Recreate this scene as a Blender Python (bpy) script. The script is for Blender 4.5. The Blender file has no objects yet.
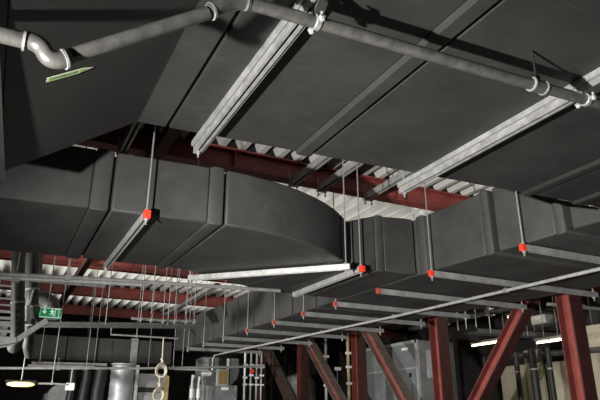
import bpy, math, random
from mathutils import Vector, Matrix
random.seed(7)
C = bpy.context.scene.collection
EYE = 1.6            # all heights below are written relative to eye level, metres
V = Vector

# ------------------------------------------------------------------ materials
def mat(name, col, rough=0.6, metal=0.0, vary=0.25, scale=6.0, col2=None, bump=0.0, emit=None, spec=0.5):
    m = bpy.data.materials.new(name); m.use_nodes = True
    nt = m.node_tree; b = nt.nodes['Principled BSDF']
    b.inputs['Roughness'].default_value = rough
    b.inputs['Metallic'].default_value = metal
    b.inputs['Specular IOR Level'].default_value = spec
    tc = nt.nodes.new('ShaderNodeTexCoord')
    n = nt.nodes.new('ShaderNodeTexNoise'); n.inputs['Scale'].default_value = scale
    n.inputs['Detail'].default_value = 8; n.inputs['Roughness'].default_value = 0.65
    nt.links.new(tc.outputs['Object'], n.inputs['Vector'])
    r = nt.nodes.new('ShaderNodeValToRGB')
    c2 = col2 or tuple(min(1, c*(1+vary*1.6)) for c in col)
    c1 = tuple(c*(1-vary) for c in col)
    r.color_ramp.elements[0].position = 0.33; r.color_ramp.elements[0].color = (*c1, 1)
    r.color_ramp.elements[1].position = 0.70; r.color_ramp.elements[1].color = (*c2, 1)
    nt.links.new(n.outputs['Fac'], r.inputs['Fac'])
    nt.links.new(r.outputs['Color'], b.inputs['Base Color'])
    if bump:
        bp = nt.nodes.new('ShaderNodeBump'); bp.inputs['Strength'].default_value = bump; bp.inputs['Distance'].default_value = 0.01
        nt.links.new(n.outputs['Fac'], bp.inputs['Height']); nt.links.new(bp.outputs['Normal'], b.inputs['Normal'])
    if emit:
        b.inputs['Emission Color'].default_value = (*emit[0], 1); b.inputs['Emission Strength'].default_value = emit[1]
    return m

def rubber(name, col):
    """matte dark insulation with streaky dust and fine scratches"""
    m = mat(name, col, 0.62, 0, 0.22, 2.3, bump=0.12, spec=0.35)
    nt = m.node_tree; b = nt.nodes['Principled BSDF']
    base = b.inputs['Base Color'].links[0].from_socket
    tc = nt.nodes.new('ShaderNodeTexCoord'); mp = nt.nodes.new('ShaderNodeMapping')
    mp.inputs['Scale'].default_value = (1.2, 9.0, 1.2); mp.inputs['Rotation'].default_value = (0.3, 0.2, 0.9)
    n = nt.nodes.new('ShaderNodeTexNoise'); n.inputs['Scale'].default_value = 5; n.inputs['Detail'].default_value = 10
    nt.links.new(tc.outputs['Object'], mp.inputs['Vector']); nt.links.new(mp.outputs['Vector'], n.inputs['Vector'])
    r = nt.nodes.new('ShaderNodeValToRGB')
    r.color_ramp.elements[0].position = 0.60; r.color_ramp.elements[0].color = (0, 0, 0, 1)
    r.color_ramp.elements[1].position = 0.80; r.color_ramp.elements[1].color = (0.22, 0.22, 0.22, 1)
    nt.links.new(n.outputs['Fac'], r.inputs['Fac'])
    mx = nt.nodes.new('ShaderNodeMix'); mx.data_type = 'RGBA'
    nt.links.new(r.outputs['Color'], mx.inputs['Factor']); nt.links.new(base, mx.inputs['A'])
    mx.inputs['B'].default_value = (0.13, 0.125, 0.115, 1)
    nt.links.new(mx.outputs['Result'], b.inputs['Base Color'])
    return m

M = dict(
    rubber=rubber('black_rubber_insulation', (0.045, 0.0445, 0.0425)),
    rubber2=rubber('black_rubber_sheet', (0.031, 0.0305, 0.029)),
    liner=mat('dark_seam', (0.006, 0.006, 0.006), 0.9),
    zinc=mat('galvanised_steel', (0.52, 0.52, 0.50), 0.42, 0.35, 0.18, 14),
    zincd=mat('dull_galvanised_steel', (0.30, 0.30, 0.29), 0.5, 0.3, 0.22, 10),
    rod=mat('threaded_steel', (0.42, 0.42, 0.42), 0.35, 0.5, 0.1, 40),
    rail=mat('weathered_zinc_rail', (0.30, 0.30, 0.29), 0.4, 0.35, 0.25, 14),
    dim=mat('dusty_dark_steel', (0.085, 0.085, 0.08), 0.6, 0.2, 0.25, 10),
    redm=mat('darker_red', (0.13, 0.028, 0.023), 0.55, 0, 0.25, 5),  # flange red, darker than the web so the faces contrast more
    pipe=mat('grey_cast_pipe', (0.15, 0.148, 0.135), 0.32, 0.55, 0.30, 16, bump=0.05),
    red=mat('red_oxide_paint', (0.27, 0.058, 0.045), 0.5, 0, 0.22, 5),
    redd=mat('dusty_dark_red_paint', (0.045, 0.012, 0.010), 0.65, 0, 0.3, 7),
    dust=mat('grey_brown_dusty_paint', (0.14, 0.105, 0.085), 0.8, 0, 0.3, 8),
    brown=mat('brown_primer', (0.13, 0.062, 0.042), 0.7, 0, 0.35, 9),
    cap=mat('red_plastic', (0.75, 0.045, 0.02), 0.45, 0, 0.05, 5),
    capd=mat('faded_red_plastic', (0.42, 0.07, 0.05), 0.5, 0, 0.1, 5),
    deck=mat('white_deck_coating', (0.66, 0.65, 0.61), 0.55, 0, 0.06, 3),
    conc=mat('dark_concrete', (0.045, 0.043, 0.040), 0.9, 0, 0.3, 1.5, bump=0.1),
    floor=mat('screed_floor', (0.10, 0.098, 0.09), 0.8, 0, 0.25, 1.2),
    beige=mat('beige_board', (0.46, 0.42, 0.32), 0.75, 0, 0.14, 1.6),
    black=mat('black_plastic', (0.012, 0.012, 0.012), 0.55, 0, 0.2, 8),
    grey=mat('grey_sheet_metal', (0.20, 0.215, 0.215), 0.45, 0.2, 0.18, 3),
    lgrey=mat('light_grey_sheet_metal', (0.42, 0.43, 0.43), 0.4, 0.3, 0.2, 4),
    silver=mat('bright_spiral_duct', (0.40, 0.41, 0.42), 0.5, 0.4, 0.2, 6),
    white=mat('white_plastic', (0.78, 0.78, 0.76), 0.5, 0, 0.05, 6),
    paper=mat('lilac_grey_paper', (0.42, 0.40, 0.45), 0.8, 0, 0.05, 6),
    green=mat('label_green', (0.33, 0.52, 0.16), 0.5, 0, 0.1, 40),
    lblw=mat('label_white', (0.72, 0.76, 0.62), 0.5, 0, 0.1, 40),
    ink=mat('label_ink', (0.10, 0.13, 0.09), 0.6, 0, 0.1, 40),
    exitg=mat('exit_green', (0.025, 0.30, 0.12), 0.4, 0, 0.05, 5, emit=((0.03, 0.42, 0.16), 0.22)),
    exitw=mat('exit_white', (0.75, 0.9, 0.8), 0.4, 0, 0.03, 5, emit=((0.7, 0.9, 0.78), 0.5)),
    rope=mat('cream_rope', (0.62, 0.58, 0.46), 0.9, 0, 0.2, 60),
    wood=mat('pale_timber', (0.40, 0.29, 0.15), 0.7, 0, 0.2, 12),
    tube=mat('lit_tube', (1, 0.95, 0.75), 0.5, 0, 0.0, 1, emit=((1, 0.88, 0.58), 9.0)),
    warm=mat('warm_lamp_lens', (1, 0.8, 0.4), 0.5, 0, 0.0, 1, emit=((1, 0.72, 0.30), 0.8)),
    orange=mat('amber_meter_front', (0.22, 0.15, 0.05), 0.6, 0, 0.3, 30),
)

# ------------------------------------------------------------------ mesh builder
class MB:
    def __init__(s): s.v = []; s.f = []; s.sm = []; s.kids = []
    def add(s, vs, fs, smooth=False):
        o = len(s.v); s.v += [V(p) for p in vs]
        s.f += [tuple(i+o for i in f) for f in fs]; s.sm += [smooth]*len(fs); return s
    def loft(s, rings, smooth=False, caps=True, closed=False):
        k = MB.__new__(MB); k.v = []; k.f = []; k.sm = []; k.kids = []; s.kids.append(k)
        s.loft_(rings, smooth, caps, closed); k.loft_(rings, smooth, caps, closed)
        return s
    def loft_(s, rings, smooth=False, caps=True, closed=False):
        n = len(rings[0]); vs = [p for r in rings for p in r]; fs = []
        R = len(rings)
        for i in range(R if closed else R-1):
            a = i*n; b = ((i+1) % R)*n
            for k in range(n): fs.append((a+k, a+(k+1) % n, b+(k+1) % n, b+k))
        s.add(vs, fs, smooth)
        if caps and not closed:
            s.add(rings[0], [tuple(range(n))[::-1]]); s.add(rings[-1], [tuple(range(n))])
        return s
    def box(s, c, d):
        x, y, z = (q/2 for q in d); c = V(c)
        r = lambda yy: [c+V((-x, yy, -z)), c+V((x, yy, -z)), c+V((x, yy, z)), c+V((-x, yy, z))]
        return s.loft([r(-y), r(y)])
    def sweep(s, prof, A, B, side, up):
        """extrude the closed 2D profile (side, up) from A to B"""
        A, B, side, up = V(A), V(B), V(side).normalized(), V(up).normalized()
        return s.loft([[P+side*a+up*b for a, b in prof] for P in (A, B)])
    def bar(s, A, B, w, h, up=(0, 0, 1)):
        A, B = V(A), V(B); d = (B-A).normalized(); up = V(up)
        side = d.cross(up).normalized(); up = side.cross(d)
        return s.sweep([(-w/2, -h/2), (w/2, -h/2), (w/2, h/2), (-w/2, h/2)], A, B, side, up)
    def tube(s, pts, r, n=12, closed=False):
        pts = [V(p) for p in pts]; rings = []; N = len(pts)
        rs = r if isinstance(r, (list, tuple)) else [r]*N
        t0 = (pts[1]-pts[0]).normalized()
        u = t0.orthogonal().normalized()
        for i, p in enumerate(pts):
            a = pts[(i-1) % N] if (closed or i > 0) else p
            b = pts[(i+1) % N] if (closed or i < N-1) else p
            t = (b-a).normalized(); u = (u - t*u.dot(t)).normalized(); w = t.cross(u)
            rings.append([p+(u*math.cos(k*2*math.pi/n)+w*math.sin(k*2*math.pi/n))*rs[i] for k in range(n)])
        return s.loft(rings, True, True, closed)
    def rod(s, A, B, r, n=8): return s.tube([A, B], r, n)
    def split(s, name, m, parent):
        """every primitive that was added becomes a part of its own"""
        for k in s.kids: k.build(name, m, parent)
    def build(s, name, m, parent=None, bevel=0, seg=2):
        root = V((0, 0, 0)); p = parent
        if p is not None:
            while p.parent: p = p.parent
            root = V(p.location) - V((0, 0, EYE))
        me = bpy.data.meshes.new(name)
        off = V((0, 0, EYE)) if parent is None else -root
        me.from_pydata([tuple(q+off) for q in s.v], [], s.f)
        me.polygons.foreach_set('use_smooth', s.sm)
        me.materials.append(m); me.validate()
        import bmesh
        bm = bmesh.new(); bm.from_mesh(me)
        bmesh.ops.remove_doubles(bm, verts=bm.verts, dist=1e-5); bmesh.ops.recalc_face_normals(bm, faces=bm.faces); bm.to_mesh(me); bm.free()
        me.polygons.foreach_set('use_smooth', [True]*len(me.polygons)); me.set_sharp_from_angle(angle=math.radians(32))
        o = bpy.data.objects.new(name, me); C.objects.link(o)
        if parent is not None: o.parent = parent
        if bevel:
            bv = o.modifiers.new('bevel', 'BEVEL'); bv.width = bevel; bv.segments = seg
            bv.limit_method = 'ANGLE'; bv.angle_limit = math.radians(50)
        return o

def tag(o, label, cat, group=None, kind='thing'):
    o['label'] = label; o['category'] = cat; o['kind'] = kind
    if group: o['group'] = group
    return o
def thing(name, label, cat, loc, group=None):
    o = bpy.data.objects.new(name, None); o.empty_display_size = 0.1; C.objects.link(o)
    o.location = (loc[0], loc[1], loc[2]+EYE)
    return tag(o, label, cat, group)
def struct(o): o['kind'] = 'structure'; return o

X, Yv, Z = V((1, 0, 0)), V((0, 1, 0)), V((0, 0, 1))
DECK = 3.08            # underside of the roof deck
BEAM_B = 2.82          # underside of the roof beams

# ------------------------------------------------------------------ setting
struct(MB().box((4, 8.5, -1.65), (18, 25, 0.1)).build('floor', M['floor']))
struct(MB().box((4, 21.05, 0.8075), (18, 0.1, 4.815)).build('wall_back', M['conc']))
struct(MB().box((-5.05, 8.5, 0.8075), (0.1, 25, 4.815)).build('wall_left', M['conc']))
struct(MB().box((13.05, 8.5, 0.8075), (0.1, 25, 4.815)).build('wall_right', M['conc']))
struct(MB().box((4, -4.05, 0.8075), (18, 0.1, 4.815)).build('wall_front', M['conc']))
# corrugated roof deck: trapezoid ribs running away from the viewer
prof = []; pitch = 0.25; h = 0.13
x = -5.0
while x < 13.0:
    prof += [(x, 0), (x+0.07, 0), (x+0.125, h), (x+0.195, h)]; x += pitch
lower = [(a, b) for a, b in prof]; upper = [(a, b+0.012) for a, b in prof][::-1]
mb = MB()
n = len(lower)
vs = []; fs = []
ys = [-4, 2.0, 6.2, 9.1, 12.0, 15.0, 18.0, 21]
for yy in ys:
    vs += [(a, yy, DECK+b) for a, b in lower]
for j in range(len(ys)-1):
    for i in range(n-1):
        fs.append((j*n+i, j*n+i+1, (j+1)*n+i+1, (j+1)*n+i))
mb.add(vs, fs)
# sheet laps across the ribs: thin folded steps
ceil = mb.build('ceiling', M['deck'])
sol = ceil.modifiers.new('sheet', 'SOLIDIFY'); sol.thickness = 0.012; sol.offset = 1
struct(ceil)

def ibeam(mb, A, B, side, up, w, h, tf=0.02, tw=0.015):
    """I profile: flanges across 'side' at +-h/2 along 'up'"""
    p = [(-w/2, -h/2), (w/2, -h/2), (w/2, -h/2+tf), (tw/2, -h/2+tf), (tw/2, h/2-tf), (w/2, h/2-tf),
         (w/2, h/2), (-w/2, h/2), (-w/2, h/2-tf), (-tw/2, h/2-tf), (-tw/2, -h/2+tf), (-w/2, -h/2+tf)]
    A, B, side, up = V(A), V(B), V(side).normalized(), V(up).normalized()
    r0 = [A+side*a+up*b for a, b in p]; r1 = [B+side*a+up*b for a, b in p]
    m2 = MB().loft([r0, r1], caps=False)
    mb.add(m2.v, m2.f)
    for r in (r0, r1): mb.add(r, [(0, 1, 2, 11), (11, 2, 3, 10), (10, 3, 4, 9), (9, 4, 5, 8), (8, 5, 6, 7)])
    return mb

beam_lab = ['dark red steel roof beam just behind the big overhead duct',
            'red steel roof beam hidden mostly by the curved duct, second from the front',
            'red roof beam seen just under the left duct, above the first white deck strip',
            'red roof beam above the row of white zigzag deck edges at left',
            'red roof beam below the white zigzag deck edges at left',
            ]
for yb, lb in zip((6.2, 9.1, 12.03, 15.0, 18.0), beam_lab):
    t = thing('steel_roof_beam', lb, 'steel beam', (4, yb, BEAM_B), 'red roof beams')
    hh = DECK-BEAM_B-0.002
    ibeam(MB(), (-4.98, yb, BEAM_B+hh/2), (12.98, yb, BEAM_B+hh/2), Yv, Z, 0.18, hh).build('beam_profile', M['red'], t)
    m2 = MB()
    for xx in (-1.5, 2.2, 5.9, 9.6):
        m2.box((xx, yb-0.045, BEAM_B+hh/2), (0.012, 0.072, hh-0.045))
    m2.split('stiffener_plate', M['red'], t)
    MB().box((4, yb, DECK+0.0635), (17.9, 0.10, 0.125)).build('profile_filler', M['liner'], t)

# brown member running away below the roof beams
t = thing('brown_steel_brace', 'long brown steel angle running away under the red roof beams', 'steel brace', (1.27, 9.5, BEAM_B))
MB().sweep([(-0.09, 0), (0.09, 0), (0.09, -0.012), (-0.078, -0.012), (-0.078, -0.13), (-0.09, -0.13)], (1.26, 4.6, BEAM_B-0.003), (1.26, 16.9, BEAM_B-0.003), X, Z).build('angle_bar', M['brown'], t)
m2 = MB()
for yb in (6.2, 9.1, 12.03, 15.0):
    m2.rod((1.30, yb+0.05, BEAM_B-0.045), (1.30, yb+0.05, BEAM_B-0.015), 0.014, 6)
m2.split('bolt', M['zincd'], t)

# ------------------------------------------------------------------ strut channel
def channel(mb, A, B, w=0.05, h=0.06, slot=0.022, t=0.005, lip=0.012):
    """C strut, back up, slot facing down; A,B = centre of its top face"""
    A, B = V(A), V(B); d = (B-A).normalized(); side = d.cross(Z).normalized(); up = side.cross(d)
    a = w/2; s = slot/2
    outer = [(-s, -h), (-a, -h), (-a, 0), (a, 0), (a, -h), (s, -h)]
    inner = [(s, -h+lip), (s+t, -h+lip), (s+t, -h+t), (a-t, -h+t), (a-t, -t), (-a+t, -t), (-a+t, -h+t), (-s-t, -h+t), (-s-t, -h+lip), (-s, -h+lip)]
    p = outer+inner
    r0 = [A+side*q[0]+up*q[1] for q in p]; r1 = [B+side*q[0]+up*q[1] for q in p]
    k = MB().loft([r0, r1], caps=False); mb.add(k.v, k.f)
    for r in (r0, r1):
        # o0..o5 = 0..5 ; inner 6..15
        mb.add(r, [(1, 0, 15, 14, 13, 12), (1, 12, 11, 2), (2, 11, 10, 3), (3, 10, 9, 4), (4, 9, 8, 7, 6, 5)])
    return mb
def nut(mb, p, r=0.016, h=0.014):
    return mb.tube([V(p), V(p)+Z*h], r, 6)

# short struts bolted under the first roof beam
for xx, y0, lb in ((0.885, 3.6, 'grey strut channel under the dark beam, leftmost, above the left duct seam'),
                   (2.96, 3.0, 'grey strut channel under the dark beam, left one of the pair above the elbow'),
                   (3.36, 3.0, 'grey strut channel under the dark beam, right one of the pair above the elbow'),
                   (4.06, 3.0, 'grey strut channel ending at the red lit beam, rightmost')):
    t = thing('support_strut', lb, 'strut channel', (xx, 5, 2.70), 'strut channels under the dark roof beam')
    channel(MB(), (xx, y0, 2.81), (xx, 6.05, 2.81), 0.075, 0.08, 0.03).build('channel', M['zinc'], t)
    m2 = MB().box((xx, 6.055, 2.77), (0.10, 0.008, 0.09)); m2.build('end_plate', M['zincd'], t)
    m2 = MB()
    for dx in (-0.05, 0.05):
        m2.rod((xx+dx, 6.085, 2.64), (xx+dx, 6.085, 2.90), 0.006, 6); nut(m2, (xx+dx, 6.085, 2.66), 0.014); nut(m2, (xx+dx, 6.085, 2.70), 0.014)
    m2.bar((xx-0.07, 6.085, 2.715), (xx+0.07, 6.085, 2.715), 0.03, 0.012)
    m2.build('bolt_clamp', M['rod'], t)
    m2 = MB().rod((xx, y0+0.1, 2.81), (xx, y0+0.1, DECK), 0.007, 6); m2.split('threaded_rod', M['rod'], t)

# ------------------------------------------------------------------ ducts
def rect(F, B, zb, zt, g=0.0):
    """ring from a near/left plan point F and far/right plan point B, grown by g"""
    F, B = V((F[0], F[1], 0)), V((B[0], B[1], 0)); d = (B-F).normalized()*g
    F = F-d; B = B+d
    return [V((F.x, F.y, zb-g)), V((B.x, B.y, zb-g)), V((B.x, B.y, zt+g)), V((F.x, F.y, zt+g))]
def lerp(a, b, t): return tuple(p+(q-p)*t for p, q in zip(a, b))

def duct(root, rings, band_at=(), seams=(), closed_ends=True, mat_='rubber', bevel=0.014, gap=0.020, raise_=0.022):
    """rings: list of (F,B,zb,zt). band_at: indices i -> rings i..i+1 are a flange band. seams: ring indices with an open seam."""
    N = len(rings)
    cuts = set(seams)
    for i in band_at: cuts |= {i, i+1}
    segs = []; start = 0
    for i in range(1, N):
        if i in cuts or i == N-1: segs.append((start, i)); start = i
    lin = MB().loft([rect(*r, -0.028) for r in rings]); lin.build('seam_liner', M['liner'], root)
    for a, b in segs:
        band = a in band_at and b == a+1
        rr = list(rings[a:b+1])
        ga = gap/2 if a in seams else 0; gb = gap/2 if b in seams else 0
        def trim(r, s, gg):
            if not gg: return r
            L = ((V(s[0])-V(r[0])).length + (V(s[1])-V(r[1])).length)/2; f = min(0.45, gg/max(L, 1e-4))
            return (lerp(r[0], s[0], f), lerp(r[1], s[1], f), r[2]+(s[2]-r[2])*f, r[3]+(s[3]-r[3])*f)
        r0 = trim(rr[0], rr[1], ga); r1 = trim(rr[-1], rr[-2], gb)
        rr[0] = r0; rr[-1] = r1
        if band:
            # sloping shoulders on both sides of the raised band
            m = MB().loft([rect(*rr[0], 0.0), rect(*trim(rr[0], rr[1], 0.025), raise_), rect(*trim(rr[1], rr[0], 0.025), raise_), rect(*rr[1], 0.0)])
            m.build('flange_band', M[mat_], root, 0.008)
        else:
            MB().loft([rect(*r) for r in rr]).build('insulation_section', M[mat_], root, bevel)

# --- the long duct running away to the back (left face towards the viewer)
def tab(T, y):
    for (a, va), (b, vb) in zip(T, T[1:]):
        if y <= b: return va+(vb-va)*max(0, (y-a))/(b-a)
    return T[-1][1]
XL = [(1.2, 3.98), (2.2, 3.93), (3.76, 3.83), (4.73, 3.755), (6.3, 3.71), (9.3, 3.63), (13.2, 3.42)]
XR = [(1.2, 6.15), (4.7, 5.90), (8.7, 5.25), (13.2, 4.75)]
ZT = [(1.9, 1.50), (2.75, 1.50), (3.13, 1.66), (3.64, 2.0), (13.2, 2.0)]
ysB = [1.95, 2.75, 3.00, 3.12, 3.64, 3.74, 3.86, 4.62, 4.75, 6.32, 6.9, 7.59, 8.2, 8.95, 9.62, 10.2, 10.75, 11.28, 11.85, 12.45, 12.9]
Brings = [((tab(XL, y), y), (tab(XR, y), y), 1.4, tab(ZT, y)) for y in ysB]
tB = thing('long_air_duct', 'long straight black insulated duct running away to the back at right', 'air duct', (4.8, 6, 1.4))
ix = {y: i for i, y in enumerate(ysB)}
duct(tB, Brings, band_at=(ix[3.00], ix[3.74], ix[4.62]), seams=(ix[3.00], ix[3.74], ix[6.9], ix[7.59], ix[8.2], ix[8.95], ix[9.62], ix[10.2], ix[10.75], ix[11.28], ix[11.85], ix[12.45]), gap=0.055, raise_=0.014)

# --- the curved branch duct coming from the left
tL = thing('curved_branch_duct', 'black insulated duct from the left with a curved bend, joining the long duct', 'air duct', (1.2, 5, 1.4))
LR = [((-3.2, 4.43), (-3.2, 5.72), 1.4, 1.86), ((0.42, 4.155), (0.42, 5.64), 1.4, 1.86), ((0.56, 4.145), (0.56, 5.635), 1.4, 1.86),
      ((1.27, 4.095), (1.25, 5.62), 1.4, 1.86), ((1.40, 4.09), (1.37, 5.62), 1.4, 1.86)]
R = 2.1
backarc = [(1.50, 5.635), (1.62, 5.665), (1.73, 5.71), (1.84, 5.765), (1.95, 5.83), (2.07, 5.905), (2.19, 5.98), (2.32, 6.06), (2.47, 6.14)]
for k in range(1, 10):
    a = math.radians(45*k/9)
    LR.append(((1.40+R*math.sin(a), 4.09+R*(1-math.cos(a))*1.06), backarc[k-1], 1.4, 1.86))
LR += [((2.925, 4.79), (2.62, 6.19), 1.4, 1.865), ((2.975, 4.81), (2.80, 6.205), 1.4, 1.885), ((3.05, 4.805), (2.95, 6.21), 1.4, 1.91), ((3.26, 4.795), (3.22, 6.22), 1.4, 1.975),
       ((3.36, 4.79), (3.34, 6.225), 1.4, 1.985), ((3.60, 4.775), (3.58, 6.24), 1.4, 2.0), ((3.732, 4.765), (3.692, 6.25), 1.4, 2.0)]
duct(tL, LR, band_at=(1, 3, 17), seams=(2, 4, 12, 15), raise_=0.009)

# --- the huge overhead duct (crosses the top of the picture) with its drop at left
tO = thing('overhead_air_duct', 'huge black insulated duct overhead, underside filling the top of the picture', 'air duct', (2.5, 1.5, 1.72))
def far(x): return 3.335-0.0585*(x-0.55) if x > -0.14 else 3.375
H = 1.72; HT = 0.74
OR = []
for xx, zb in ((-3.0, 1.255), (-0.30, 1.255), (-0.145, 1.26), (0.55, H), (0.735, H), (1.60, H), (1.735, H), (3.58, H), (3.70, H), (4.13, H), (4.27, H), (6.6, H), (8.0, H)):
    OR.append(((xx, -0.6), (xx, far(xx)), zb, zb+HT))
duct(tO, OR, band_at=(1, 5, 7, 9), seams=(4, 6, 8, 10), mat_='rubber2', bevel=0.008, gap=0.018, raise_=0.018)
MB().loft([[V((-0.115, 3.36, 1.245)), V((-0.26, -0.6, 1.245)), V((-2.9, -0.6, 1.245)), V((-2.9, 3.40, 1.245))],
           [V((-0.105, 3.375, 1.222)), V((-0.36, -0.6, 1.222)), V((-2.9, -0.6, 1.222)), V((-2.9, 3.41, 1.222))]]).build('lower_skirt', M['rubber2'], tO, 0.01)
# small green arrow label on the sloping part
sl = V((1, 0, 0.66)).normalized(); dn = V((0.66, 0, -1)).normalized()
base = V((0.004, 2.435, 1.255+0.004+(0.004+0.145)*0.6619)) + dn*0.004
ydir = V((0, -1, 0))
def lab(mb, pts, lift):
    q = [base+sl*a+ydir*b+dn*lift for a, b in pts]; q2 = [p+dn*0.0008 for p in q]
    return mb.loft([q, q2])
lab_back = lab(MB(), [(0, -0.002), (0, 0.036), (0.160, 0.036), (0.213, 0.017), (0.160, -0.002)], 0).build('arrow_label', M['lblw'], tO)
lab_back['label'] = 'pale green arrow-shaped duct label with lettering'
mb = MB()
lab(mb, [(0.008, 0.004), (0.008, 0.030), (0.028, 0.030), (0.028, 0.004)], 0.0012)
lab(mb, [(0.150, 0.002), (0.150, 0.032), (0.162, 0.030), (0.180, 0.017), (0.162, 0.004)], 0.0012)
lab(mb, [(0.008, 0.0325), (0.008, 0.0350), (0.150, 0.0350), (0.150, 0.0325)], 0.0012)
lab(mb, [(0.008, -0.001), (0.008, 0.0015), (0.150, 0.0015), (0.150, -0.001)], 0.0012)
gf = mb.build('label_field', M['green'], lab_back)
def text(name, s, size, m, parent, rootloc, origin, ex, ey, en):
    cu = bpy.data.curves.new(name, 'FONT'); cu.body = s; cu.size = size; cu.extrude = 0.0004; cu.align_x = 'LEFT'
    o = bpy.data.objects.new(name, cu); C.objects.link(o)
    dg = bpy.context.evaluated_depsgraph_get(); me = bpy.data.meshes.new_from_object(o.evaluated_get(dg))
    bpy.data.objects.remove(o)
    o = bpy.data.objects.new(name, me); C.objects.link(o)
    me.materials.clear(); me.materials.append(m)
    for v in me.vertices:
        p = origin + ex*v.co.x + ey*v.co.y + en*(v.co.z) - rootloc
        v.co = p
    o.parent = parent
    return o
text('label_lettering', 'AUSSENLUFT', 0.0255, M['ink'], lab_back, V((2.5, 1.5, 1.72)), base+sl*0.032+ydir*0.008+dn*0.0022, sl*0.72, ydir, dn)

# --- the far cross duct at left
tC = thing('cross_air_duct', 'black insulated duct crossing the background at lower left', 'air duct', (1.5, 13.4, 1.1))
CR = [((x_, 13.0), (x_, 14.3), 1.12, 1.60) for x_ in (0.62, 1.25, 1.85, 2.3, 2.52, 2.64, 3.4)]
duct(tC, CR, seams=(1, 2), band_at=())
MB().loft([rect((2.52, 12.97), (2.52, 14.33), 1.09, 1.63), rect((2.66, 12.97), (2.66, 14.33), 1.09, 1.63)]).build('metal_flange', M['zincd'], tC, 0.005)
m2 = MB()
for xx in (0.75, 1.8, 2.9):
    if xx > 1: m2.rod((xx, 12.93, 1.05), (xx, 12.93, DECK), 0.006, 6); m2.rod((xx, 14.4, 1.05), (xx, 14.4, DECK), 0.006, 6)
m2.split('hanger_rod', M['rod'], tC)
m2 = MB()
for xx in (0.75, 1.8, 2.9): channel(m2, (xx, 12.85, 1.115), (xx, 14.5, 1.115), 0.05, 0.06)
m2.split('hanger_rail', M['zinc'], tC)

# ------------------------------------------------------------------ trapeze hangers
def hanger(A, B, ztop, label, group, cap='cap', rodA=0.05, rodB=0.05, w=0.05, h=0.062, topA=DECK, topB=DECK, rods='AB', mat_='zinc', cat='duct hanger'):
    A, B = V((A[0], A[1], ztop)), V((B[0], B[1], ztop)); d = (B-A).normalized()
    mid = (A+B)/2
    t = thing('trapeze_hanger', label, cat, (mid.x, mid.y, ztop-h), group)
    channel(MB(), A, B, w, h).build('rail', M[mat_], t)
    if cap:
        side = d.cross(Z)
        m2 = MB(); e = 0.003
        m2.sweep([(-w/2-e, -h-e), (w/2+e, -h-e), (w/2+e, e*0.3), (-w/2-e, e*0.3)], A-d*0.012, A+d*0.035, side, Z)
        c = m2.build('end_cap', M[cap], t, 0.004)
        if cap in ('cap', 'capd'): c['label'] = 'red plastic end cap'
    for P, s, o, top, nm in ((A, 1, rodA, topA, 'A'), (B, -1, rodB, topB, 'B')):
        if nm not in rods: continue
        q = P+d*s*o
        MB().rod(q-Z*(h+0.045), V((q.x, q.y, top)), 0.0065, 8).split('threaded_rod', M['rod'], t)
        m2 = MB(); nut(m2, q-Z*(h+0.018)); nut(m2, q-Z*(h+0.004), 0.022, 0.004); nut(m2, q+Z*0.002)
        m2.split('rod_nut', M['rod'], t)
    return t

ordn = ['first', 'second', 'third', 'fourth', 'fifth', 'sixth', 'seventh', 'eighth', 'ninth', 'tenth', 'eleventh', 'twelfth']
hy = [3.40, 4.48, 5.42, 6.31, 7.13, 8.01, 8.97, 10.0, 11.0, 11.88]
for i, y in enumerate(hy):
    xl = (3.775, 3.675, 3.685, 3.64, 3.61, 3.57, 3.53, 3.49, 3.45, 3.41)[i]; xr = tab(XR, y)+0.16
    cap = 'cap' if i < 2 else ('capd' if i < 7 else None)
    hanger((xl, y), (xr, y), 1.376, f'{ordn[i]} steel hanger rail from the right under the long black duct', 'hangers under the long duct', cap, 0.02, 0.06, w=0.036, rods='B' if i == 2 else 'AB', h=0.056, mat_='zincd')

hanger((0.80, 4.01), (0.80, 5.74), 1.398, 'steel hanger rail with bright red cap crossing under the left duct', 'hangers under the curved duct', 'cap', 0.03, 0.04, w=0.042, h=0.056, mat_='zinc')
hanger((2.84, 4.63), (1.63, 5.775), 1.378, 'bright white perforated hanger rail set diagonally under the curved bend', 'hangers under the curved duct', 'zinc', 0.03, 0.015, w=0.05, h=0.05, mat_='zinc')
hanger((3.03, 4.69), (3.0, 6.14), 1.398, 'light steel hanger rail with red cap between the bend and long duct', 'hangers under the curved duct', 'cap', 0.035, 0.04, w=0.042, h=0.056, rods='A', mat_='zinc')

# --- rails under the overhead duct
for xx, lb in ((0.968, 'pair-lined bright steel rail under the overhead duct, left one'), (2.61, 'bright steel rail under the overhead duct, right one')):
    t = thing('overhead_rail', lb, 'support rail', (xx, 1.5, 1.64), 'rails under the overhead duct')
    channel(MB(), (xx, -0.8, H-0.030), (xx, 3.45, H-0.030), 0.046, 0.050, 0.018).build('rail', M['rail'], t)
    for yy in (-0.68, 3.41):
        MB().rod((xx, yy, 1.60), (xx, yy, 2.72 if yy > 0 else DECK), 0.006, 8).build('threaded_rod', M['rod'], t)
        nut(MB(), (xx, yy, 1.624)).build('rod_nut', M['rod'], t)
    MB().bar((xx-0.035, -0.8, H-0.018), (xx-0.035, 3.44, H-0.018), 0.014, 0.034).build('edge_strip', M['zincd'], t)
    MB().bar((xx+0.036, -0.8, H-0.045), (xx+0.036, 3.44, H-0.045), 0.008, 0.05).build('cover_strip', M['rail'], t)
    for k in range(7):
        MB().box((xx, -0.5+k*0.62, H-0.0155), (0.05, 0.05, 0.027)).build('rubber_pad', M['liner'], t)

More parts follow.
